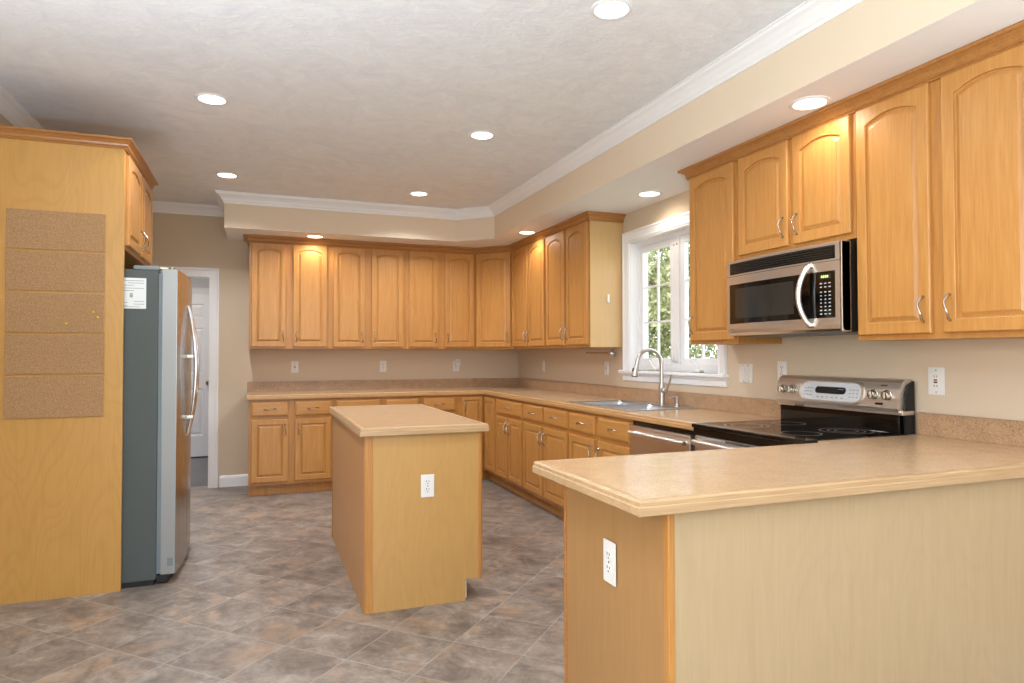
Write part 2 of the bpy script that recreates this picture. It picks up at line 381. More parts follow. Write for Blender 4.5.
def panel_door(name, w, h, rows, cols, thick=.035, parent=None, mat='door', sz=(0, 0, 0)):
    """slab with recessed raised panels; local x 0..w, z 0..h, front at y=0 facing -y"""
    mb = MB(); xs = sorted({0, w} | {v for c in cols for v in c}); zs = sorted({0, h} | {v for r in rows for v in r})
    for i in range(len(xs)-1):
        for j in range(len(zs)-1):
            x0, x1, z0, z1 = xs[i], xs[i+1], zs[j], zs[j+1]
            if (x0, x1) in cols and (z0, z1) in rows:
                ls = []
                for o, y in ((0, 0), (.012, .009), (.02, .009), (.045, .002)):
                    ls.append([(x0+o, y, z0+o), (x1-o, y, z0+o), (x1-o, y, z1-o), (x0+o, y, z1-o)])
                mb.loops(ls, cap0=False, cap1=True)
            else: mb.add([(x0, 0, z0), (x1, 0, z0), (x1, 0, z1), (x0, 0, z1)], [(0, 1, 2, 3)])
    mb.add([(0, 0, 0), (w, 0, 0), (w, 0, h), (0, 0, h), (0, thick, 0), (w, thick, 0), (w, thick, h), (0, thick, h)],
           [(0, 4, 5, 1), (1, 5, 6, 2), (2, 6, 7, 3), (3, 7, 4, 0), (5, 4, 7, 6)])
    return mb.build(name, mat, parent)
hd = empty('door_1', (HD0+.004, 2.16, .01), kind=ST)
dw_ = HD1-HD0-.008
panel_door('door_leaf', dw_, 2.04, [(.26, .85), (1.04, 1.615), (1.735, 1.915)], [(.12, .335), (dw_-.335, dw_-.12)], parent=hd)
kb = MB(); kb.lathe((dw_-.065, 0, .92), [(.027, 0), (.027, -.006), (.010, -.010), (.010, -.035), (.022, -.040), (.028, -.052), (.022, -.066), (0.001, -.069)], 'y', 20)
kb.build('door_knob', 'brassk', hd, True)
light('added_hall_light', 'AREA', (-3.7, .9, 2.48), 24, (1, .95, .92), size=.35)  # unseen lamp added to brighten the hall door

# window 1 (kitchen window, two casements)
win = empty('window_1', (0, (WY0+WY1)/2, WZ0), -PI/2, kind=ST)   # local x -> world -y ; local -y -> world -x (into the room)
ww = WY1-WY0; hw = ww/2; wh = WZ1-WZ0
t = MB(); frame_sweep(t, -hw+.006, hw-.006, 0, wh-.006, [(0, 0), (.087, 0), (.087, -.022), (.076, -.025), (.066, -.018), (.028, -.013), (.018, -.016), (.010, -.011), (0, -.010)])
t.build('window_casing', 'white', win)
t = MB(); t.box(-hw-.118, hw+.095, -.045, .12, -.024, 0, .006); t.build('window_stool', 'white', win)
t = MB(); t.sweep([(-hw-.092, 0), (hw+.088, 0)], [(0, -.026), (.028, -.026), (.028, -.034), (.02, -.045), (.014, -.08), (.0, -.088)]).build('apron', 'white', win)
t = MB(); t.box(-hw, -hw+.014, 0, .16, 0, wh); t.box(hw-.014, hw, 0, .16, 0, wh); t.box(-hw+.014, hw-.014, 0, .16, wh-.014, wh); t.box(-hw+.014, hw-.014, .1, .16, 0, .018)
t.build('jamb_liner', 'white', win)
t = MB(); fy0, fy1 = .055, .12
t.box(-hw+.014, -hw+.04, fy0, fy1, .05, wh-.014); t.box(hw-.04, hw-.014, fy0, fy1, .05, wh-.014); t.box(-.038, .038, fy0, fy1, .05, wh-.045)
t.box(-hw+.014, hw-.014, fy0, fy1, -.001, .05); t.box(-hw+.04, hw-.04, fy0, fy1, wh-.045, wh-.014); t.build('window_frame', 'white', win)
for sx0, sx1, sd in ((-hw+.04, -.038, -1), (.038, hw-.04, 1)):
    z0, z1 = .05, wh-.045; f_ = .048
    t = MB(); t.box(sx0+.002, sx0+f_, .065, .105, z0, z1, .004); t.box(sx1-f_, sx1-.002, .065, .105, z0, z1, .004)
    t.box(sx0+f_, sx1-f_, .065, .105, z0, z0+f_, .004); t.box(sx0+f_, sx1-f_, .065, .105, z1-f_, z1, .004)
    gx0, gx1, gz0, gz1 = sx0+f_, sx1-f_, z0+f_, z1-f_
    sash = t.build('window_sash', 'white', win)
    t = MB(); t.box((gx0+gx1)/2-.008, (gx0+gx1)/2+.008, .078, .094, gz0, gz1)
    for k in (1, 2): zz = gz0+(gz1-gz0)*k/3; t.box(gx0, gx1, .0785, .0935, zz-.008, zz+.008)
    t.build('muntins', 'white', sash)
    MB().box(gx0, gx1, .085, .088, gz0, gz1).build('pane', 'pane', sash)
    # crank operator
    cx = (sx0+sx1)/2+.03*sd*0
    t = MB(); t.box(cx-.05, cx+.05, .02, .058, .0, .022, .006); cr = t.build('crank_housing', 'plastic', win)
    t = MB(); t.tube([(cx+.02, .035, .02), (cx+.01, .03, .032), (cx-.035, .025, .075), (cx-.04, .022, .08)], [.007, .007, .006, .008], 8); t.build('crank_handle', 'plastic', win, True)
for lx in (-.018, .018):
    t = MB(); t.tube([(lx, .05, .07), (lx, .028, .09), (lx, .026, .17), (lx, .03, .20)], [.008, .009, .007, .005], 8, flat=.7); t.build('sash_lock', 'plastic', win, True)
    t = MB(); t.lathe((lx, .055, wh-.10), [(.007, 0), (.007, -.006), (.001, -.008)], 'y', 12); t.build('screw_cap', 'nickel', win, True)

# rear glass doors and side window, unseen openings for the added daylight (behind the camera)
gd = empty('window_2', (-2.4, -11.0, 0), PI, kind=ST)
t = MB()
for x0 in (-1.6, -.8, 0, .8):
    for a, b in ((x0, x0+.06), (x0+.74, x0+.8)): t.box(a, b, .0, .05, .0, 2.35)
    t.box(x0+.06, x0+.74, 0, .05, 0, .12); t.box(x0+.06, x0+.74, 0, .05, 2.25, 2.35)
t.build('window_frame', 'white', gd)
sw = empty('window_3', (XL, -7.3, .7), PI/2, kind=ST)
t = MB()
for x0 in (-1.2, -.4, .4):
    for a, b in ((x0, x0+.05), (x0+.75, x0+.8)): t.box(a, b, .05, .1, 0, 1.5)
    t.box(x0+.05, x0+.75, .05, .1, 0, .05); t.box(x0+.05, x0+.75, .05, .1, 1.45, 1.5)
t.build('window_frame', 'white', sw)

# ------------------------------------------------------------------ handles, doors, drawers
def pull_mesh():
    t = MB(); n = 14; pts = []; rs = []
    for i in range(n+1):
        q = i/n; z = (q-.5)*.098
        y = -.004-.024*math.sin(PI*q)**.55; x = .006*math.sin(2*PI*q)
        pts.append((x, y, z)); rs.append(.0036+.0022*abs(2*q-1)**1.5)
    pts = [(0, .0, -.049)]+pts+[(0, .0, .049)]; rs = [.006]+rs+[.006]
    t.tube(pts, rs, 8); return t
_ph = pull_mesh().build('handle', 'nickel', None, True); PULL = _ph.data; bpy.data.objects.remove(_ph)
def handle(parent, x, z, vert=True):
    o = bpy.data.objects.new('handle', PULL); COL.objects.link(o); o.parent = parent; o.location = (x, -.02, z)
    if not vert: o.rotation_euler = (0, PI/2, 0)
    return o
_cache = {}
def door_mesh(w, h, arch):
    key = (round(w, 3), round(h, 3), arch)
    if key in _cache: return _cache[key]
    T = .02; na = 15
    st = min(.047, w*.14)
    def loop(x0, x1, z0, z1, rise, y):
        pts = [(x0, y, z0), (x1, y, z0)]
        for i in range(na):
            q = i/(na-1); pts.append((x1+(x0-x1)*q, y, z1+rise*(1-(2*q-1)**2)))
        return pts
    rise = .03 if arch else 0
    zt = h-st-rise if arch else h-st
    def inner(o, y): return loop(st+o, w-st-o, st+o*(1), zt-o, rise, y)
    ls = [loop(0, w, 0, h, 0, 0), loop(0, w, 0, h, 0, -T+.005), loop(.002, w-.002, .002, h-.002, 0, -T+.0015), loop(.005, w-.005, .005, h-.005, 0, -T),
          inner(0, -T), inner(.0025, -T+.0012), inner(.0035, -T+.010), inner(.009, -T+.0105), inner(.024, -T+.0035), inner(.0245, -T+.001), inner(.027, -T+.0005)]
    mb = MB(); mb.loops(ls); o = mb.build('d', 'maple'); me = o.data; bpy.data.objects.remove(o)
    me.polygons.foreach_set('use_smooth', [False]*len(me.polygons))
    _cache[key] = me; return me
def cab_door(parent, x0, x1, z0, z1, arch=False, hs=None, hz=None, name='door'):
    o = bpy.data.objects.new(name, door_mesh(x1-x0, z1-z0, arch)); COL.objects.link(o); o.parent = parent; o.location = (x0, 0, z0)
    w, h = x1-x0, z1-z0
    if hs:
        hx = w-.028 if hs == 'R' else .028
        handle(o, hx, hz if hz is not None else (.095 if arch else h-.095))
    return o
def drawer(parent, x0, x1, z0, z1):
    w, h = x1-x0, z1-z0
    def lp(o, y): return [(o, y, o), (w-o, y, o), (w-o, y, h-o), (o, y, h-o)]
    mb = MB(); mb.loops([lp(0, 0), lp(0, -.013), lp(.004, -.0165), (lp(.012, -.018)), lp(.014, -.02)])
    o = mb.build('drawer', 'maple_x', parent, loc=(x0, 0, z0)); handle(o, w/2, h/2, False); return o
def carcass(parent, W_, z0, z1, depth, toe=0, mat='maple_frame', left=0, right=0):
    mb = MB()
    if toe:
        mb.prism_pts = None
        # side profile with a toe notch, extruded along x
        prof = [(.0, z0+toe), (0, z1), (depth, z1), (depth, z0), (.062, z0), (.062, z0+toe)]
        mb.loops([[(x, y, z) for y, z in prof] for x in (0, W_)])
    else: mb.box(0, W_, 0, depth, z0, z1)
    return mb.build('carcass', mat, parent)
def rotof(face): return {'back': 0, 'right': -PI/2, 'left': PI/2, 'diag': -PI/4}[face]

ZU0, ZU1 = 1.335, 2.405
UD0, UD1 = 1.357, 2.345
def wall_cabinet(label, group, loc, face, W_, doors, z0=ZU0, z1=ZU1, dz=(UD0, UD1), depth=.302):
    r = empty('wall_cabinet', (loc[0], loc[1], 0), rotof(face), label, 'cabinet', group)
    carcass(r, W_-.0015, z0, z1, depth)
    for x0, x1, hs in doors: cab_door(r, x0, x1, dz[0], dz[1], True, hs)
    return r
UG = 'upper wall cabinets'
# back wall uppers, local x = world x - left
wall_cabinet('two door upper cabinet at the left end of the back wall, nearest the doorway', UG, (-2.856, -.305), 'back', .742, [(.022, .332, 'R'), (.396, .713, 'L')])
wall_cabinet('two door upper cabinet in the middle of the back wall run', UG, (-2.114, -.305), 'back', .752, [(.028, .338, 'R'), (.402, .721, 'L')])
wall_cabinet('two door upper cabinet on the back wall beside the diagonal corner cabinet', UG, (-1.362, -.305), 'back', .752, [(.031, .338, 'R'), (.411, .728, 'L')])
# diagonal corner
r = empty('corner_cabinet', (-.61, -.305, 0), -PI/4, 'single door upper cabinet set diagonally across the room corner', 'cabinet', UG)
dg = .305*R2
def diag_local(x, y):
    dx, dy = x+.61, y+.305; c = math.cos(PI/4); return (c*dx-c*dy, c*dx+c*dy)
mb = MB(); mb.prism([diag_local(*q) for q in [(-.609, -.305), (-.305, -.609), (-.003, -.609), (-.003, -.003), (-.609, -.003)]], ZU0, ZU1); mb.build('carcass', 'maple_frame', r)
cab_door(r, .018, dg-.018, UD0, UD1, True, 'R')
wall_cabinet('two door upper cabinet on the window wall beside the diagonal corner cabinet', UG, (-.305, -.61), 'right', .862, [(.022, .432, 'R'), (.462, .845, 'L')])
r = wall_cabinet('two door upper cabinet next to the window with its pale finished end panel showing', UG, (-.305, -1.473), 'right', .857, [(.024, .408, 'R'), (.452, .832, 'L')])
mb = MB(); mb.box(.8575, .8595, .0, .302, ZU0, ZU1); tag(mb.build('end_panel', 'cab_end', r), 'pale finished end panel')
# right of window
wall_cabinet('tall single door upper cabinet between the window and the microwave', UG, (-.305, -3.64), 'right', .436, [(.022, .416, 'L')])
wall_cabinet('short two door upper cabinet directly above the microwave', UG, (-.305, -4.077), 'right', .776, [(.022, .385, 'R'), (.42, .758, 'L')], z0=1.79, dz=(1.815, UD1))
wall_cabinet('large two door upper cabinet at the right edge, right of the microwave', UG, (-.305, -4.854), 'right', .77, [(.014, .352, 'R'), (.404, .75, 'L')])
# stained crown over the uppers
def crown_prof(zb, zt, pr_):
    h = zt-zb; return [(0, zb), (.009, zb), (.011, zb+.06*h), (.009, zb+.16*h), (.013, zb+.18*h), (.016, zb+.26*h), (.013, zb+.30*h), (.016, zb+.46*h), (.024, zb+.60*h), (.62*pr_+.004, zb+.70*h), (.62*pr_+.008, zb+.74*h), (pr_-.004, zb+.76*h), (pr_, zb+.82*h), (pr_, zt-.004), (pr_-.003, zt), (0, zt)]
cpf = crown_prof(2.346, 2.4115, .05)
tag(MB().sweep([(-2.857, -.003), (-2.857, -.306), (-.6105, -.306), (-.306, -.6105), (-.306, -2.3335), (-.003, -2.3335)], cpf).build('crown_molding', 'maple_dark'),
    'stained wood crown moulding around the corner run of upper cabinets', 'molding', 'cabinet crown mouldings')
tag(MB().sweep([(-.003, -3.639), (-.306, -3.639), (-.306, -5.626), (-.003, -5.626)], cpf).build('crown_molding', 'maple_dark'),
    'stained wood crown moulding above the cabinets around the microwave', 'molding', 'cabinet crown mouldings')

# ------------------------------------------------------------------ base cabinets
BZ = .873; BF = -.61
BG = 'base cabinets under the countertop'
DR = (.722, .852); BD = (.128, .692)
def base_cabinet(label, loc, face, W_, doors, drawers, door_z=BD, mat='maple_frame', group=BG, depth=.606, hollow=False):
    r = empty('base_cabinet', (loc[0], loc[1], 0), rotof(face), label, 'cabinet', group)
    if hollow:      # open-topped box, room for the sink bowls
        w_ = W_-.0015
        mb = MB(); mb.box(0, .004 if hollow == 'R' else .018, 0, depth, .1, BZ); mb.box(w_-.003, w_, 0, depth, .1, BZ)
        if hollow == 'R': mb.box(.004, w_-.003, 0, .018, .1, BZ); mb.box(.004, w_-.003, depth-.02, depth, .1, BZ); mb.box(.004, w_-.003, .018, depth-.02, .1, .118)
        else: mb.box(.018, w_-.003, 0, .018, .1, BZ); mb.box(.018, w_-.003, depth-.02, depth, .1, BZ); mb.box(.018, w_-.003, .018, depth-.02, .1, .118)
        mb.box(0, w_, .062, depth, 0, .1); mb.build('carcass', mat, r)
    else: carcass(r, W_-.0015, 0, BZ, depth, .1, mat)
    for x0, x1, hs in doors: cab_door(r, x0, x1, door_z[0], door_z[1], False, hs)
    for x0, x1 in drawers: drawer(r, x0, x1, *DR)
    return r
base_cabinet('base cabinet at the left end of the back wall, two drawers over two doors', (-2.85, BF), 'back', .742, [(.021, .340, 'R'), (.397, .717, 'L')], [(.021, .340), (.397, .717)])
base_cabinet('base cabinet on the back wall mostly hidden behind the island, pale blank drawer fronts', (-2.108, BF), 'back', .838, [(.026, .43, 'R'), (.483, .806, 'L')], [(.026, .43), (.483, .806)])
base_cabinet('narrow one drawer base cabinet on the back wall beside the corner cabinet', (-1.27, BF), 'back', .37, [(.02, .343, 'R')], [(.02, .343)])
# corner (folding door) base
r = empty('corner_base_cabinet', (-.9, BF, 0), 0, 'inside corner base cabinet with a narrow door facing each way', 'cabinet', BG)
mb = MB(); mb.prism([(0, .062), (.352, .062), (.352, -.35), (.896, -.35), (.896, .606), (0, .606)], 0, .1)
mb.prism([(0, 0), (.29, 0), (.29, -.35), (.896, -.35), (.896, .606), (0, .606)], .1, BZ); mb.build('carcass', 'maple_frame', r)
cab_door(r, .04, .262, .128, .852, False, 'L')
d2 = cab_door(r, 0, .29, .128, .852, False, None); d2.location = (.29, -.045, .128); d2.rotation_euler = (0, 0, -PI/2)
base_cabinet('base cabinet on the window wall, one wide drawer over two narrow doors', (BF, -.962), 'right', .708, [(.03, .345, 'R'), (.372, .69, 'L')], [(.03, .69)])
base_cabinet('window wall base cabinet left of the sink base, two drawers over a pair of doors', (BF, -1.672), 'right', .91, [(.018, .43, 'R'), (.458, .885, 'L')], [(.018, .43), (.458, .885)], hollow='L')
base_cabinet('sink base cabinet left of the dishwasher, two false drawers over two doors', (BF, -2.584), 'right', .885, [(.018, .412, 'R'), (.462, .866, 'L')], [(.018, .412), (.462, .866)], hollow='R')
# ------------------------------------------------------------------ worktops
NP = [(0, .874), (.022, .874), (.0255, .877), (.0255, .896), (.0225, .899), (.0225, .909), (.018, .9135), (.015, .9145), (0, .9145)]
ct = empty('countertop', (0, 0, 0), 0, 'long L shaped speckled tan countertop with maple edge along the back and window walls', 'countertop', 'countertops')
w = MB(); Z0, Z1 = .875, .914
SX0, SX1, SY0, SY1 = -.545, -.075, -3.335, -2.525
w.box(-2.868, -.002, -.612, -.002, Z0, Z1); w.box(-.612, -.002, SY1, -.612, Z0, Z1); w.box(-.612, SX0, SY0, SY1, Z0, Z1); w.box(SX1, -.002, SY0, SY1, Z0, Z1); w.box(-.612, -.002, -4.13, SY0, Z0, Z1)
w.build('worktop', 'laminate', ct)
MB().sweep([(-2.868, -.612), (-.612, -.612), (-.612, -4.13)], NP).build('wood_nosing', 'nose_y', ct)
w = MB(); w.box(-2.868, -.002, -.022, -.002, Z1, 1.014, .002); w.box(-.022, -.002, -4.13, -.022, Z1, 1.014, .002); w.build('backsplash', 'splash', ct)

# peninsula
pn = empty('peninsula_cabinet', (-1.80, -5.593, 0), 0, 'pale maple peninsula base in the right foreground with plain outer panels', 'cabinet', BG)
mb = MB(); mb.box(.006, 1.796, .006, .56, 0, BZ); mb.box(.006, .02, .56, .603, 0, BZ); mb.build('carcass', 'maple_frame', pn)
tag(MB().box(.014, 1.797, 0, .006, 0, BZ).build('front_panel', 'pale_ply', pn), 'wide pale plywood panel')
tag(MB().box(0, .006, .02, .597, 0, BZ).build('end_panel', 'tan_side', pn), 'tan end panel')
MB().box(-.003, .017, -.003, .02, 0, BZ, .003).build('corner_post', 'maple_frame', pn)
MB().box(-.006, .006, .597, .61, 0, BZ, .002).build('edge_strip', 'maple_dark', pn)
for k in range(3): cab_door(pn, 0, .38, .128, .852, False, 'R'); 
for k, o in enumerate([c for c in pn.children if c.name.startswith('door')]): o.location = (.42+.40*k, .56, .128); o.rotation_euler = (0, 0, PI); 
ctp = empty('countertop', (0, 0, 0), 0, 'peninsula countertop in the foreground, speckled tan laminate with a maple edge', 'countertop', 'countertops')
w = MB(); w.box(-1.88, -.002, -5.60, -4.974, Z0, Z1); w.box(-.60, -.002, -4.974, -4.908, Z0, Z1); w.build('worktop', 'laminate', ctp)
MB().sweep([(-.002, -5.60), (-1.88, -5.60), (-1.88, -4.974), (-.6, -4.974)][::-1], NP).build('wood_nosing', 'nose', ctp)
w = MB(); w.box(-.022, -.002, -5.60, -4.908, Z1, 1.014, .002); w.build('backsplash', 'splash', ctp)

# island
isl = empty('kitchen_island', (-2.279, -3.709, 0), 0, 'free standing kitchen island with speckled tan top in the middle of the floor', 'island')
IW, ID = .60, 1.475
prof = [(0, 0), (0, BZ), (IW, BZ), (IW, .11), (IW-.085, .11), (IW-.085, 0)]
mb = MB(); mb.loops([[(x, y, z) for x, z in prof] for y in (.006, ID)]); mb.build('carcass', 'maple_frame', isl)
mb = MB(); pf = [(.035, 0), (.035, BZ), (IW-.016, BZ), (IW-.016, .11), (IW-.085, .11), (IW-.085, 0)]
mb.loops([[(x, y, z) for x, z in pf] for y in (.0, .006)]); tag(mb.build('end_panel', 'island_ply', isl), 'yellowish maple end panel')
MB().box(-.004, .035, -.003, .006, 0, BZ, .002).build('corner_stile', 'maple_frame', isl)
MB().box(IW-.016, IW+.001, -.002, .03, .105, BZ, .002).build('corner_stile', 'maple_frame', isl)
tag(MB().box(-.006, 0, .006, ID-.02, 0, BZ).build('side_panel', 'lit_island_side', isl), 'tan side panel')
MB().box(-.010, .01, ID-.02, ID, 0, BZ, .002).build('corner_stile', 'maple_dark', isl)
MB().box(IW-.082, IW-.076, .012, .05, .01, .1).build('toe_bracket', 'plastic', isl)
fr_ = empty('door_front', (IW-.002, .03, 0), PI/2); fr_.parent = isl
fr_.name = 'door_bank'
bpy.data.objects.remove(fr_)
for k in range(3):
    o = cab_door(isl, 0, .44, .135, .692, False, 'R'); o.location = (IW, .035+.475*k, .135); o.rotation_euler = (0, 0, PI/2)
    o = drawer(isl, 0, .44, .722, .852); o.location = (IW, .035+.475*k, .722); o.rotation_euler = (0, 0, PI/2)
w = MB(); w.box(-.006, .61, -.006, 1.467, Z0, Z1); tag(w.build('worktop', 'laminate', isl), 'speckled tan laminate top')
MB().sweep([(-.006, -.006), (-.006, 1.467), (.61, 1.467), (.61, -.006)][::-1], NP, closed=True).build('wood_nosing', 'nose', isl)

# ------------------------------------------------------------------ outlets
def outlet(label, loc, face, kind='duplex', group='wall outlets and switches', w=.07, h=.115, name='wall_outlet', cat='outlet'):
    r = empty(name, loc, rotof(face), label, cat, group)
    MB().box(-w/2, w/2, -.006, -.0005, -h/2, h/2, .0025).build('cover_plate', 'plastic', r)
    if kind == 'duplex':
        for s in (-1, 1):
            t = MB(); t.loops([[(.0165*math.cos(a)*k, y, s*.0195+.0145*max(-.85, min(.85, math.sin(a)))*k) for a in [2*PI*i/24 for i in range(24)]] for y, k in ((-.006, 1), (-.0075, 1), (-.008, .94))])
            q = t.build('socket', 'plastic', r)
            t = MB()
            for x, hh in ((-.0065, .009), (.0065, .0075)): t.box(x-.0013, x+.0013, -.0086, -.0078, s*.0195+.001, s*.0195+.001+hh)
            t.lathe((0, -.0078, s*.0195-.007), [(.0026, 0), (.0026, -.0008)], 'y', 12); t.build('slots', 'slot', q)
        MB().lathe((0, -.006, 0), [(.003, 0), (.003, -.001), (.001, -.0014)], 'y', 12).build('screw', 'nickel', r)
    elif kind == 'gfci' or kind == 'rocker1' or kind == 'rocker2':
        xs = (-.023, .023) if kind == 'rocker2' else (0,)
        for x in xs:
            q = MB().box(x-.0165, x+.0165, -.009, -.006, -.033, .033, .001).build('socket' if kind == 'gfci' else 'rocker', 'plastic', r)
            if kind == 'gfci':
                for s in (-1, 1):
                    for dx in (-.0065, .0065): MB().box(x+dx-.0013, x+dx+.0013, -.0096, -.0088, s*.021-.004, s*.021+.004).build('slot', 'slot', q)
                MB().box(-.008, .008, -.0102, -.009, .002, .008).build('reset_button', 'red', q)
                MB().box(-.008, .008, -.0102, -.009, -.008, -.002).build('test_button', 'slot', q)
        for x in xs:
            for s in (-1, 1): MB().lathe((x, -.006, s*.048), [(.003, 0), (.003, -.001), (.001, -.0014)], 'y', 12).build('screw', 'nickel', r)
    return r
outlet('white outlet on the back wall furthest left, above the counter end', (-2.426, 0, 1.157), 'back', 'gfci')
outlet('white outlet in the middle of the back wall above the counter', (-1.538, 0, 1.157), 'back')
outlet('white outlet on the back wall nearest the corner, with a plug-in adapter in it', (-.738, 0, 1.153), 'back')
r = empty('plug_adapter', (-.733, -.009, 1.185), 0, 'small white adapter plugged into the back wall outlet nearest the corner', 'plug')
MB().box(-.025, .03, -.04, 0, -.03, .045, .006).build('adapter_body', 'plastic', r); MB().box(-.012, .018, -.042, -.04, .0, .03, .001).build('adapter_face', 'lightprint', r)
outlet('white switch plate on the window wall close to the room corner', (0, -.723, 1.158), 'right', 'rocker1', name='light_switch', cat='switch')
outlet('white outlet on the window wall just left of the window', (0, -2.055, 1.16), 'right', 'gfci')
outlet('wide white two-rocker switch plate between the window and the range', (0, -3.777, 1.16), 'right', 'rocker2', w=.116, name='light_switch', cat='switch')
outlet('white outlet partly hidden behind the left end of the range panel', (0, -4.075, 1.178), 'right')
outlet('white outlet with red reset button to the right of the range', (0, -4.99, 1.156), 'right', 'gfci', w=.075, h=.122)
outlet('white outlet on the near end panel of the island', (-1.967, -3.709, .608), 'back')
outlet('white outlet on the tan end panel of the peninsula', (-1.803, -5.300, 0.662), 'right', h=.125)

# small white box on the cabinet end panel
r = empty('door_sensor', (-.145, -2.333, 1.726), 0, 'tiny white plastic clip on the pale end panel left of the window', 'clip')
MB().box(-.012, .012, -.012, 0, -.034, .034, .004).build('clip_body', 'plastic', r); MB().box(-.006, .006, -.016, -.012, -.03, -.005, .002).build('clip_hook', 'plastic', r)
# paper towel holder
r = empty('towel_holder', (-.06, -2.24, 1.335), 0, 'brown metal paper towel rod under the upper cabinet left of the window', 'towel holder')
MB().box(-.012, .012, -.02, .02, -.012, 0, .002).box(-.006, .006, -.008, .008, -.05, -.01).build('bracket', 'faucet', r)
t = MB(); t.lathe((0, 0, -.055), [(.001, -.024), (.02, -.021), (.034, -.01), (.038, .002), (.036, .012), (.001, .02)], 'z', 28); t.build('end_disc', 'faucet', r, True)
t = MB(); t.tube([(-.03, 0, -.046), (-.235, 0, -.046)], .005, 10); t.build('rod', 'brassk', r, True)

# ------------------------------------------------------------------ recessed lights
def can(loc, warm, energy, label, group, spot=2.55):
    r = empty('ceiling_light', loc, 0, label, 'ceiling light', group)
    t = MB(); t.lathe((0, 0, 0), [(.088, 0), (.088, -.003), (.081, -.007), (.071, -.006), (.068, -.001), (.068, 0)], 'z', 40); t.build('trim_ring', 'white', r, True)
    t = MB(); t.lathe((0, 0, 0), [(.067, -.0005), (.067, -.003), (.04, -.005), (.001, -.006)], 'z', 32); t.build('lens', 'lamp_warm' if warm else 'lamp', r, True)
    light('lamp', 'SPOT', (0, 0, -.02), energy, (1, .91, .80) if warm else (.93, .965, 1), parent=r, spot_size=spot, spot_blend=.6, shadow_soft_size=.07)
    return r
cg = 'recessed lights in the main ceiling'; sg = 'recessed lights in the soffit'
for loc, en, lb in [((-1.406, -4.626), 36, 'round recessed light at the top edge of the picture, nearest in the main ceiling'),
                ((-3.027, -2.969), 60, 'round recessed ceiling light above the fridge side, nearer of the left pair'),
                ((-1.409, -2.924), 60, 'round recessed light in the middle of the main ceiling, above the island'),
                ((-3.014, -1.285), 92, 'round recessed ceiling light on the far left, in front of the doorway'),
                ((-1.437, -1.225), 92, 'round recessed ceiling light at the far right, nearest the soffit corner')]:
    can((loc[0], loc[1], CZ), False, en, lb, cg)
can((-3.02, -4.63, CZ), False, 46, 'recessed light in the main ceiling above and left of the camera, out of the picture', cg)
can((-1.4, -6.4, CZ), False, 30, 'recessed light in the main ceiling over the near right side, out of the picture', cg)
for loc, en, lb in [((-.453, -4.74), 10, 'warm round soffit light above the microwave cabinets'),
                ((-.20, -3.03), 9, 'warm round soffit light above the window'),
                ((-.449, -1.361), 14, 'warm round soffit light above the window wall cabinets near the corner'),
                ((-2.27, -.463), 14, 'warm round soffit light above the left part of the back wall cabinets')]:
    can((loc[0], loc[1], SZ), True, en, lb, sg, 2.9)

# ------------------------------------------------------------------ sink, faucet, soap pump
r = empty('sink', (-.31, -2.93, .914), 0, 'stainless steel double bowl sink set in the counter under the window', 'sink')
t = MB(); X0, X1, Y0, Y1 = -.265, .265, -.435, .435
def rr(x0, x1, y0, y1, rad, z, n=5):
    pts = []
    for cx, cy, a0 in ((x1-rad, y1-rad, 0), (x0+rad, y1-rad, PI/2), (x0+rad, y0+rad, PI), (x1-rad, y0+rad, 1.5*PI)):
        for k in range(n+1): a = a0+PI/2*k/n; pts.append((cx+rad*math.cos(a), cy+rad*math.sin(a), z))
    return pts
bowls = [(-.225, .155, .02, .395), (-.225, .155, -.395, -.02)]
# rim plate as strips around the bowls
for a in [(X0, -.225, Y0, Y1), (.155, X1, Y0, Y1), (-.225, .155, .395, Y1), (-.225, .155, Y0, -.395), (-.225, .155, -.02, .02)]: t.box(a[0], a[1], a[2], a[3], .0005, .006)
t.build('rim', 'sink', r)
for b in bowls:
    t = MB(); ls = [rr(b[0], b[1], b[2], b[3], .002, .006), rr(b[0], b[1], b[2], b[3], .03, .003), rr(b[0]+.006, b[1]-.006, b[2]+.006, b[3]-.006, .04, -.02), rr(b[0]+.012, b[1]-.012, b[2]+.012, b[3]-.012, .05, -.155), rr(b[0]+.035, b[1]-.035, b[2]+.035, b[3]-.035, .05, -.175)]
    t.loops(ls, cap0=False, cap1=True); bo = t.build('bowl', 'sink', r, True)
    t = MB(); t.lathe(((b[0]+b[1])/2, (b[2]+b[3])/2, -.1745), [(.042, 0), (.04, .003), (.02, .001), (.001, .001)], 'z', 24); t.build('drain', 'chrome', bo, True)
r = empty('faucet', (-.118, -3.045, .920), 0, 'tall brushed nickel gooseneck pull-down faucet behind the sink', 'faucet')
t = MB(); t.lathe((0, 0, 0), [(.03, 0), (.03, .006), (.022, .012), (.021, .05), (.0225, .09), (.022, .13), (.015, .15), (.014, .16)], 'z', 24); t.build('body', 'faucet', r, True)
pts = [(0, 0, .14), (0, 0, .29)]
for k in range(1, 14): a = PI*k/14; pts.append((-.098+.098*math.cos(a), .006*k/14, .29+.098*math.sin(a)))
pts += [(-.198, .008, .279)]
t = MB(); t.tube(pts, [.014]+[.0135]*(len(pts)-1), 14); t.build('neck', 'faucet', r, True)
t = MB(); t.tube([(-.198, .009, .284), (-.201, .009, .26), (-.210, .01, .225), (-.215, .011, .205)], [.0145, .018, .0225, .023], 16); sh = t.build('spray_head', 'faucet', r, True)
t = MB(); t.tube([(-.215, .011, .206), (-.2163, .011, .200)], [.0195, .0195], 16); t.tube([(-.218, .012, .262), (-.225, .012, .238)], [.007, .009], 8); t.build('spray_face', 'blackmat', sh, True)
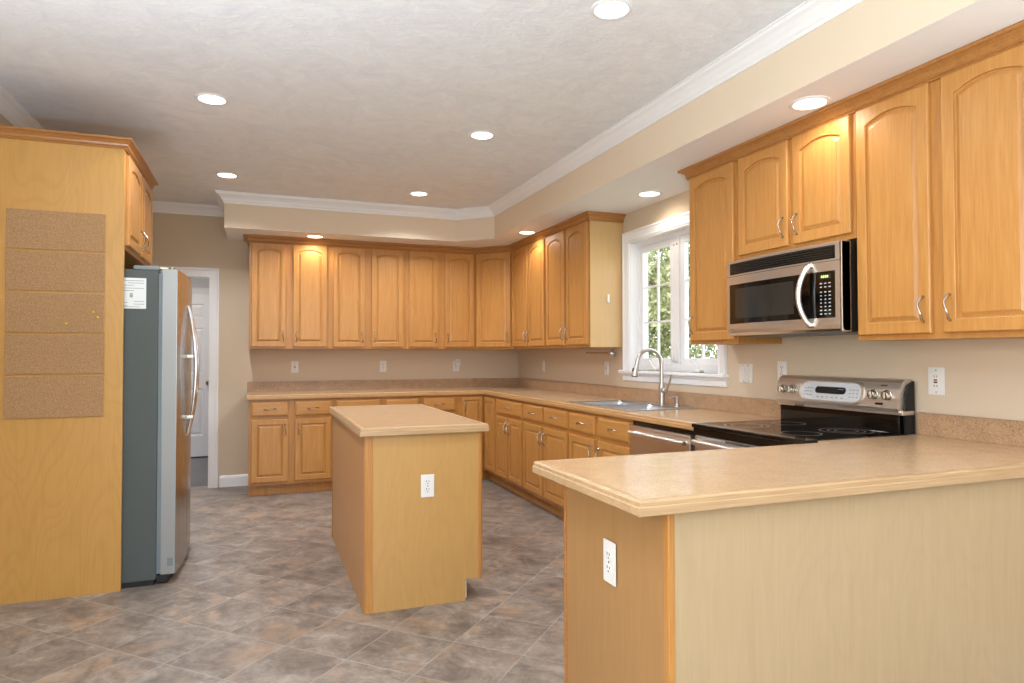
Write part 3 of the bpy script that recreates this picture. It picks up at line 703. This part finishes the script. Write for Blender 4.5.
t = MB(); t.tube([(0, -.012, .105), (0, -.042, .105), (0, -.047, .105)], [.021, .021, .016], 18); lv = t.build('lever_hub', 'faucet', r, True)
t = MB(); t.tube([(0, -.036, .1), (.005, -.055, .115), (.012, -.072, .15), (.018, -.082, .19), (.022, -.088, .215)], [.009, .009, .0075, .0075, .009], 10, flat=.7); t.build('lever', 'faucet', lv, True)
r = empty('soap_dispenser', (-.10, -3.20, .920), 0, 'small nickel soap pump beside the faucet', 'soap dispenser')
t = MB(); t.lathe((0, 0, 0), [(.02, 0), (.02, .006), (.012, .012), (.011, .04), (.014, .052), (.014, .062), (.008, .068)], 'z', 20); t.build('base', 'faucet', r, True)
t = MB(); t.tube([(.01, 0, .06), (-.02, .008, .062), (-.055, .016, .058)], [.007, .006, .005], 10); t.build('spout', 'faucet', r, True)

# ------------------------------------------------------------------ dishwasher
r = empty('dishwasher', (-.61, -3.472, 0), -PI/2, 'stainless dishwasher between the sink base cabinet and the range', 'dishwasher')
DW = .648
MB().box(.004, DW-.006, .004, .58, .02, .868).build('tub_housing', 'blackmat', r)
t = MB(); t.box(.012, .618, -.03, .004, .12, .842, .005); t.build('door', 'steel', r)
MB().box(.012, .635, -.006, .004, .843, .868).build('control_strip', 'black', r)
t = MB(); t.box(.02, .61, .03, .06, .0, .1); t.build('toe_panel', 'blackmat', r)
t = MB(); t.tube([(.045, -.056, .803), (.60, -.056, .803)], .013, 14, flat=.85)
for x in (.065, .58): t.box(x-.012, x+.012, -.054, -.028, .795, .811, .003)
t.build('handle', 'steel', r, True)

# ------------------------------------------------------------------ range
r = empty('range', (-.61, -4.137, 0), -PI/2, 'stainless and black electric range with a glass cooktop and rear control panel', 'stove')
RW = .762
t = MB(); t.box(.0, RW, .0, .585, .08, .895); t.build('body', 'black', r)
t = MB(); t.box(-.002, RW+.002, -.055, .55, .895, .917, .005); t.build('cooktop', 'glass_black', r)
MB().box(0, RW, -.045, 0, .86, .895, .003).build('front_rail', 'black', r)
t = MB()
for cx, cy, rads in ((.2, .13, (.105, .075)), (.56, .13, (.085,)), (.2, .40, (.08,)), (.56, .40, (.115, .08, .05))):
    for q in rads:
        n = 48; vs = []; fs = []
        for k in range(n):
            a = 2*PI*k/n
            for rad in (q-.0022, q+.0022): vs.append((cx+rad*math.cos(a), cy+rad*math.sin(a), .9174))
        for k in range(n): j = (k+1) % n; fs.append((2*k, 2*k+1, 2*j+1, 2*j))
        t.add(vs, fs)
t.build('burner_rings', 'ring', r)
t = MB(); t.box(.006, RW-.006, -.04, 0, .24, .855, .005); od = t.build('oven_door', 'steel', r)
MB().box(.12, RW-.12, -.043, -.04, .36, .66, .002).build('oven_window', 'glass_black', od)
t = MB(); t.tube([(.03, -.045, .825), (.045, -.078, .825), (.09, -.088, .825), (RW/2, -.092, .825), (RW-.09, -.088, .825), (RW-.045, -.078, .825), (RW-.03, -.045, .825)], .013, 12, flat=1.2); t.build('handle', 'steel', od, True)
t = MB()
for k in range(40): t.box(.25+k*.008, .254+k*.008, -.0415, -.04, .842, .852)
t.build('vent_slots', 'slot', od)
MB().box(.006, RW-.006, -.035, 0, .09, .235, .005).build('storage_drawer', 'steel', r)
MB().box(.03, RW-.03, .03, .5, 0, .08).build('toe_base', 'blackmat', r)
# backguard: curved silver console on a black glass riser
t = MB(); t.box(.02, RW-.02, .515, .585, .915, 1.02, .003); t.build('riser', 'glass_black', r)
t = MB(); t.box(.005, RW-.0, .512, .588, 1.0, 1.02, .003); t.build('riser_cap', 'satin', r)
def cons(x0, x1, k=1): return [[(x, y, z) for y, z in [(.588, 1.012), (.505, 1.012), (.497, 1.03), (.503, 1.075), (.513, 1.115), (.528, 1.145), (.548, 1.158), (.588, 1.160)]] for x in (x0, x1)]
t = MB(); t.loops(cons(.0, RW-.012)); t.build('console', 'satin', r)
t = MB(); t.loops([[(x, y, z) for y, z in [(.590, .917), (.535, .917), (.53, 1.03), (.535, 1.09), (.552, 1.135), (.590, 1.152)]] for x in (RW-.012, RW-.001)]); t.build('side_cap', 'blackmat', r)
# console face is slanted: place things along it
def fy(z):  # y on face at height z
    P = [(1.03, .497), (1.075, .503), (1.115, .513), (1.145, .528)]
    for (a, ya), (b, yb) in zip(P, P[1:]):
        if a <= z <= b: return ya+(yb-ya)*(z-a)/(b-a)
    return .497
def stadium(x0, x1, z0, z1, off, mbx, out=0, n=10):
    rad = (z1-z0)/2; pts = []
    for cx, a0 in ((x1-rad, -PI/2), (x0+rad, PI/2)):
        for k in range(n+1):
            a = a0+PI*k/n; x = cx+rad*math.cos(a); z = (z0+z1)/2+rad*math.sin(a); pts.append((x, z))
    ls = []
    for d, sc in ((0, 1), (off, 1), (off+.002, .97)):
        ls.append([((x0+x1)/2+(x-(x0+x1)/2)*sc, fy((z0+z1)/2+(z-(z0+z1)/2)*sc)-d-out, (z0+z1)/2+(z-(z0+z1)/2)*sc) for x, z in pts])
    mbx.loops(ls)
t = MB(); stadium(.165, .575, 1.035, 1.143, .004, t); t.build('control_surround', 'satin', r)
t = MB(); stadium(.185, .555, 1.043, 1.135, .002, t, .004); kp = t.build('keypad', 'lightprint', r)
t = MB(); stadium(.28, .47, 1.078, 1.112, .001, t, .008); t.build('clock_window', 'black', kp)
t = MB()
for k, x in enumerate((.425, .437, .449)): t.box(x, x+.008, .4985, .5000, 1.086, 1.102)
t.build('clock_digits', 'blue', kp)
t = MB()
for x in [.215, .235, .255]+[.495, .515, .535]:
    for z in (1.068, 1.085, 1.102): t.box(x-.005, x+.005, fy(z)-.0085, fy(z)-.007, z-.002, z+.002)
for x in (.30, .33, .36, .39, .42, .45): t.box(x-.007, x+.007, fy(1.06)-.0085, fy(1.06)-.006, 1.058, 1.062)
t.build('key_marks', 'grey', kp)
for x in (.052, .118, .622, .694):
    zc = 1.088; y0 = fy(zc)
    t = MB(); t.lathe((x, y0, zc), [(.024, 0), (.024, -.004), (.02, -.006), (.019, -.024), (.016, -.027), (.001, -.027)], 'y', 24); kn = t.build('knob', 'nickel', r, True)
    t = MB(); t.box(x-.004, x+.004, y0-.034, y0-.025, zc-.018, zc+.018, .002); t.build('knob_grip', 'nickel', kn)
MB().box(.635, .675, .493, .50, 1.042, 1.052, .003).build('badge', 'black', r)
t = MB()
for k in range(4): t.box(.648+.009*k, .654+.009*k, fy(1.13)-.0015, fy(1.13)+.002, 1.126, 1.133)
t.build('console_mark', 'slot', r)
MB().box(.13, .20, .508, .516, 1.0, 1.012, .002).build('riser_clip', 'nickel', r)

# ------------------------------------------------------------------ microwave
r = empty('microwave', (-.325, -4.088, 1.376), -PI/2, 'stainless over-the-range microwave with black window hung under a short cabinet', 'microwave')
MW, MH = .762, .40
MB().box(.002, MW-.002, -.015, .318, 0, MH).build('casing', 'blackmat', r)
n = 20
def fbow(x): q = x/MW*2-1; return -.065-.022*(1-q*q)
def bowed(mb, x0, x1, z0, z1, d0, d1, n=16, bev=.004):
    """slab following the bowed front, from depth offset d0 (back) to d1 (front, more negative)"""
    for i in range(n):
        pass
    xs = [x0+(x1-x0)*i/n for i in range(n+1)]
    ls = []
    for x in xs: ls.append([(x, fbow(x)+d0, z0), (x, fbow(x)+d1+.001, z0), (x, fbow(x)+d1, z0+.002), (x, fbow(x)+d1, z1-.002), (x, fbow(x)+d1+.001, z1), (x, fbow(x)+d0, z1)])
    mb.loops(ls)
t = MB(); ls = []
for i in range(n+1):
    x = MW*i/n; ls.append([(x, -.0152, 0), (x, fbow(x)+.02, 0), (x, fbow(x)+.004, .012), (x, fbow(x), .03), (x, fbow(x), MH-.004), (x, fbow(x)+.004, MH), (x, -.0152, MH)])
t.loops(ls); t.build('front_shell', 'steel', r, False)
t = MB(); bowed(t, .03, .728, .325, .385, .01, -.002); vg = t.build('vent_grille', 'black', r)
t = MB()
for k in range(5): bowed(t, .04, .718, .331+.011*k, .336+.011*k, .0, -.0055)
t.build('vent_louver', 'blackmat', vg)
t = MB(); bowed(t, .0, .762, .3145, .3165, .01, -.0004); t.build('seam', 'slot', r)
t = MB(); bowed(t, .025, .727, .062, .272, .01, -.0015); gl = t.build('door_glass', 'glass_black', r)
t = MB(); bowed(t, .075, .50, .088, .246, .004, -.0022); t.build('window_screen', 'mwglass', gl)
# key pad
t = MB()
for i, x in enumerate((.655, .678, .70)):
    for j in range(9):
        z = .218-.0165*j-(.006 if j > 1 else 0)
        ww_ = .008 if (j in (3, 4, 5, 6) and i < 2) else .011
        t.box(x-ww_/2, x+ww_/2, fbow(x)-.0024, fbow(x)-.001, z-.0022, z+.0022)
t.build('key_marks', 'lightprint', gl)
t = MB(); bowed(t, .648, .706, .238, .258, .0, -.0025, 4); t.build('display', 'slot', gl)
t = MB()
for k in range(4): x = .658+.010*k; t.box(x, x+.006, fbow(x)-.0036, fbow(x)-.002, .243, .253)
t.build('display_digits', 'green', gl)
t = MB(); pts = []
for k in range(17):
    q = k/16; z = .03+.275*q; pts.append((.600-.028*math.sin(PI*q)+.0, fbow(.54)-.008-.038*math.sin(PI*q)**.7, z))
pts = [(.61, fbow(.6)+.002, .032)]+pts+[(.61, fbow(.6)+.002, .302)]
t.tube(pts, .0125, 12, flat=1.0); t.build('handle', 'steel', r, True)
t = MB(); t.lathe((.04, fbow(.04), .03), [(.011, 0), (.011, -.0015), (.009, -.002), (.001, -.002)], 'y', 24); em = t.build('round_badge', 'chrome', r, True)
t = MB(); t.lathe((.04, fbow(.04)-.0019, .03), [(.0085, 0), (.0085, -.0004), (.0065, -.0004), (.0065, 0)], 'y', 24); t.build('badge_ring', 'grey', em)
t = MB(); t.box(.748, .762, fbow(.755)-.0015, -.016, .0, MH, .003); t.build('end_trim', 'chrome', r)
MB().box(.05, .7, .02, .28, -.006, 0).build('bottom_filter', 'grey', r)

# ------------------------------------------------------------------ fridge alcove panels and cabinet
r = empty('fridge_cabinet', (-3.465, -2.88, 0), PI/2, 'two door maple cabinet above the refrigerator', 'cabinet', 'fridge surround')
MB().box(.004, .90, 0, .66, 1.86, 2.41).build('carcass', 'maple_frame', r)
cab_door(r, .02, .43, 1.885, 2.385, True, 'R'); cab_door(r, .47, .88, 1.885, 2.385, True, 'L')
tag(box1('fridge_side_panel', (XL+.002, -3.465, -2.902, -2.88, 0, 2.42), 'birch'), 'tall birch plywood panel hiding the near side of the fridge, with cork strips on it', 'panel', 'fridge surround')
tag(box1('fridge_side_panel', (XL+.002, -3.465, -1.978, -1.958, 0, 2.42), 'birch'), 'tall wood panel on the far side of the fridge, next to the doorway', 'panel', 'fridge surround')
tag(MB().sweep([(XL+.002, -2.903), (-3.464, -2.903), (-3.464, -1.957), (XL+.002, -1.957)], crown_prof(2.405, 2.46, .042)).build('crown_molding', 'maple_dark'),
    'stained wood crown moulding around the cabinet above the fridge', 'molding', 'cabinet crown mouldings')
# fridge
r = empty('refrigerator', (-3.30, -2.866, 0), PI/2, 'stainless side by side refrigerator with grey sides, standing behind the tall panel', 'refrigerator')
FW = .888; FZ = 1.752
MB().box(0, FW, 0, .74, .03, FZ, .004).build('cabinet_body', 'fridge_side', r)
MB().box(.01, FW-.01, .01, .7, 0, .03).build('foot_base', 'blackmat', r)
MB().box(.01, FW-.01, -.06, 0, .008, .05, .003).build('toe_grille', 'blackmat', r)
def fb(x): q = x/FW*2-1; return -.095-.025*(1-q*q)
for nm, x0, x1 in (('freezer_door', 0, .362), ('fridge_door', .37, FW)):
    t = MB(); ls = []; k = 14
    for i in range(k+1):
        x = x0+(x1-x0)*i/k; e = fb(x)
        ls.append([(x, -.022, .055), (x, e, .055), (x, e, FZ+.008), (x, -.022, FZ+.008)])
    t.loops(ls); d_ = t.build(nm, 'steel_fr', r)
    t = MB(); t.box(x0+.008, x1-.008, -.022, -.001, .06, FZ-.015); t.build('gasket', 'gasket', d_)
    if x0 == 0: MB().box(-.0012, .0004, -.0935, -.0225, .056, FZ+.0075).build('door_side', 'doorside', d_)
    hx = .325 if nm.startswith('free') else .41; sg_ = -1 if hx < .4 else 1
    yf = fb(hx)
    t = MB(); pts = []; rs = []
    for i in range(25):
        q = i/24; z = .79+.79*q; s_ = math.sin(PI*q)
        pts.append((hx+sg_*.004*s_, fb(hx)-.002-.048*s_**.8, z)); rs.append(.006+.006*s_)
    t.tube(pts, rs, 10); h_ = t.build('handle', 'chrome', d_, True)
    if sg_ < 0:
        for z in (.90, 1.27): MB().box(hx-.012, hx+.012, fb(hx)-.040, fb(hx)+.002, z-.012, z+.012, .004).build('handle_bracket', 'nickel', h_)
t = MB(); t.box(.0, .06, -.005, .125, FZ, FZ+.024, .006); t.build('hinge_cover', 'hinge', r)
t = MB(); t.box(.01, .055, -.05, -.005, FZ+.009, FZ+.02, .002); t.lathe((.03, -.065, FZ+.008), [(.014, 0), (.014, .014), (.001, .015)], 'z', 16); t.build('hinge_arm', 'nickel', r)
t = MB(); t.box(FW-.06, FW, -.075, .11, FZ, FZ+.028, .006); t.build('hinge_cover', 'hinge', r)
# label on the grey side (faces -y = local -x)
lb = MB().box(-.0015, 0, .06, .24, 1.535, 1.705, .0005).build('side_label', 'paper', r)
t = MB()
for z, y0, y1 in [(1.69, .07, .17), (1.677, .07, .15), (1.664, .12, .23), (1.648, .07, .22), (1.634, .12, .2), (1.575, .07, .12), (1.568, .15, .23), (1.56, .07, .12), (1.552, .15, .23), (1.545, .09, .2)]: t.box(-.002, -.0012, y0, y1, z-.0012, z+.0012)
for z in (1.60, 1.608, 1.616): t.box(-.002, -.0012, .125, .14, z-.003, z+.003)
t.build('label_print', 'grey', lb)
MB().box(-.0022, -.001, -.085, -.055, .10, .145, .0004).build('corner_sticker', 'gasket', r)

# cork strips and pins
zs_ = [2.037, 1.829, 1.609, 1.392, 1.173, .951]
pos = ['topmost of the five cork strips on the tall panel', 'second cork strip from the top on the tall panel', 'middle cork strip on the tall panel, the one with pins in it',
       'fourth cork strip from the top, just below the pinned one', 'lowest of the five cork strips on the tall panel']
tops = [(2.040, 1.835), (1.823, 1.618), (1.606, 1.398), (1.386, 1.180), (1.168, .951)]
for (zt, zb), lb_ in zip(tops, pos):
    r = empty('cork_board', (-3.775, -2.903, (zt+zb)/2), 0, 'tan '+lb_, 'cork board', 'cork strips')
    h = (zt-zb)/2
    MB().box(-.222, .222, -.009, 0, -h, h, .0015).build('cork_sheet', 'cork', r); MB().box(-.225, .225, -.004, 0, -h-.0025, h+.0025).build('backing', 'birch', r)
import math as _m2
for (x, z, lb_) in [(-3.603, 1.507, 'brass push pin in the middle cork strip, upper of the right pair'), (-3.583, 1.480, 'brass push pin in the middle cork strip, lower of the right pair'), (-3.727, 1.445, 'dark brass pin standing alone in the middle cork strip')]:
    r = empty('push_pin', (x, -2.912, z), 0, lb_, 'push pin', 'push pins in the cork')
    t = MB(); t.lathe((0, 0, 0), [(.006, 0), (.0035, -.003), (.003, -.010), (.006, -.013), (.0065, -.015), (.001, -.016)], 'y', 14); t.build('pin_head', 'brass', r, True)

# unseen uplights added to brighten the ceiling, shaped as floor lamps
for x, y, lb_ in ((-3.75, -5.7, 'unseen uplight added by the left wall, shaped as a white floor lamp'), (-2.3, -8.3, 'unseen uplight added in the middle of the near room, shaped as a white floor lamp'), (-.55, -7.0, 'unseen uplight added by the right wall, shaped as a white floor lamp')):
    r = empty('added_uplight_stand', (x, y, 0), 0, lb_, 'floor lamp', 'added ceiling uplights')
    t = MB(); t.lathe((0, 0, 0), [(.15, 0), (.15, .015), (.02, .03)], 'z', 32); t.build('base', 'white', r, True)
    t = MB(); t.lathe((0, 0, 0), [(.013, .02), (.013, 1.27)], 'z', 16); t.build('pole', 'white', r, True)
    t = MB(); t.lathe((0, 0, 0), [(.02, 1.25), (.12, 1.28), (.225, 1.37), (.23, 1.37), (.215, 1.35), (.1, 1.295), (.01, 1.285)], 'z', 40); t.build('lamp_shade', 'white', r, True)
# ------------------------------------------------------------------ outdoors
tag(box1('ground', (-30, 40, -40, 40, -.6, -.45), 'grass'), kind=ST)
rng = np.random.default_rng(5)
def tree(loc, R_, H, nleaf, mat, label, kind_='garden_tree', z0=.2):
    r = empty(kind_, (loc[0], loc[1], -.45), 0, label, 'tree', 'trees outside the window')
    t = MB(); t.tube([(0, 0, -.02), (.05, .03, .5*H), (-.03, .02, .85*H)], [.09, .06, .02], 10)
    for k in range(7):
        a = k*2.4; z = H*(.25+.08*k); t.tube([(0, 0, z), (.5*R_*math.cos(a), .5*R_*math.sin(a), z+.3), (.85*R_*math.cos(a), .85*R_*math.sin(a), z+.4)], [.03, .02, .006], 6)
    t.build('trunk', 'bark', r, True)
    p = rng.normal(size=(nleaf, 3)); p /= np.linalg.norm(p, axis=1)[:, None]
    p *= (rng.random(nleaf)**.45)[:, None]
    cl = rng.normal(size=(60, 3)); cl /= np.linalg.norm(cl, axis=1)[:, None]; cl *= (rng.random(60)**.4)[:, None]
    idx = rng.integers(0, 60, nleaf); p = .25*p+.86*cl[idx]
    c = np.stack([p[:, 0]*R_, p[:, 1]*R_, z0+H/2+p[:, 2]*H/2], 1)
    s_ = .025+.04*rng.random(nleaf)
    u = rng.normal(size=(nleaf, 3)); u /= np.linalg.norm(u, axis=1)[:, None]
    v_ = np.cross(u, rng.normal(size=(nleaf, 3))); v_ /= np.linalg.norm(v_, axis=1)[:, None]
    q = np.stack([c-u*s_[:, None], c+v_*s_[:, None]*.45, c+u*s_[:, None], c-v_*s_[:, None]*.45], 1).reshape(-1, 3)
    me = bpy.data.meshes.new('foliage'); me.from_pydata(q.tolist(), [], [(4*i, 4*i+1, 4*i+2, 4*i+3) for i in range(nleaf)]); me.materials.append(M[mat])
    o = bpy.data.objects.new('foliage', me); COL.objects.link(o); o.parent = r
for x, y, R_, H, nl, mt, lb_ in [(3.3, 1.7, 1.5, 4.6, 13000, 'leaf2', 'olive green leafy tree outside, filling the left casement'),
                                 (4.2, -1.6, 1.2, 3.6, 11000, 'leaf', 'green bushy tree outside, low behind the right casement'),
                                 (5.2, 4.4, 2.0, 5.4, 9000, 'leaf', 'darker tree further off behind the left casement')]:
    tree((x, y), R_, H, nl, mt, lb_)
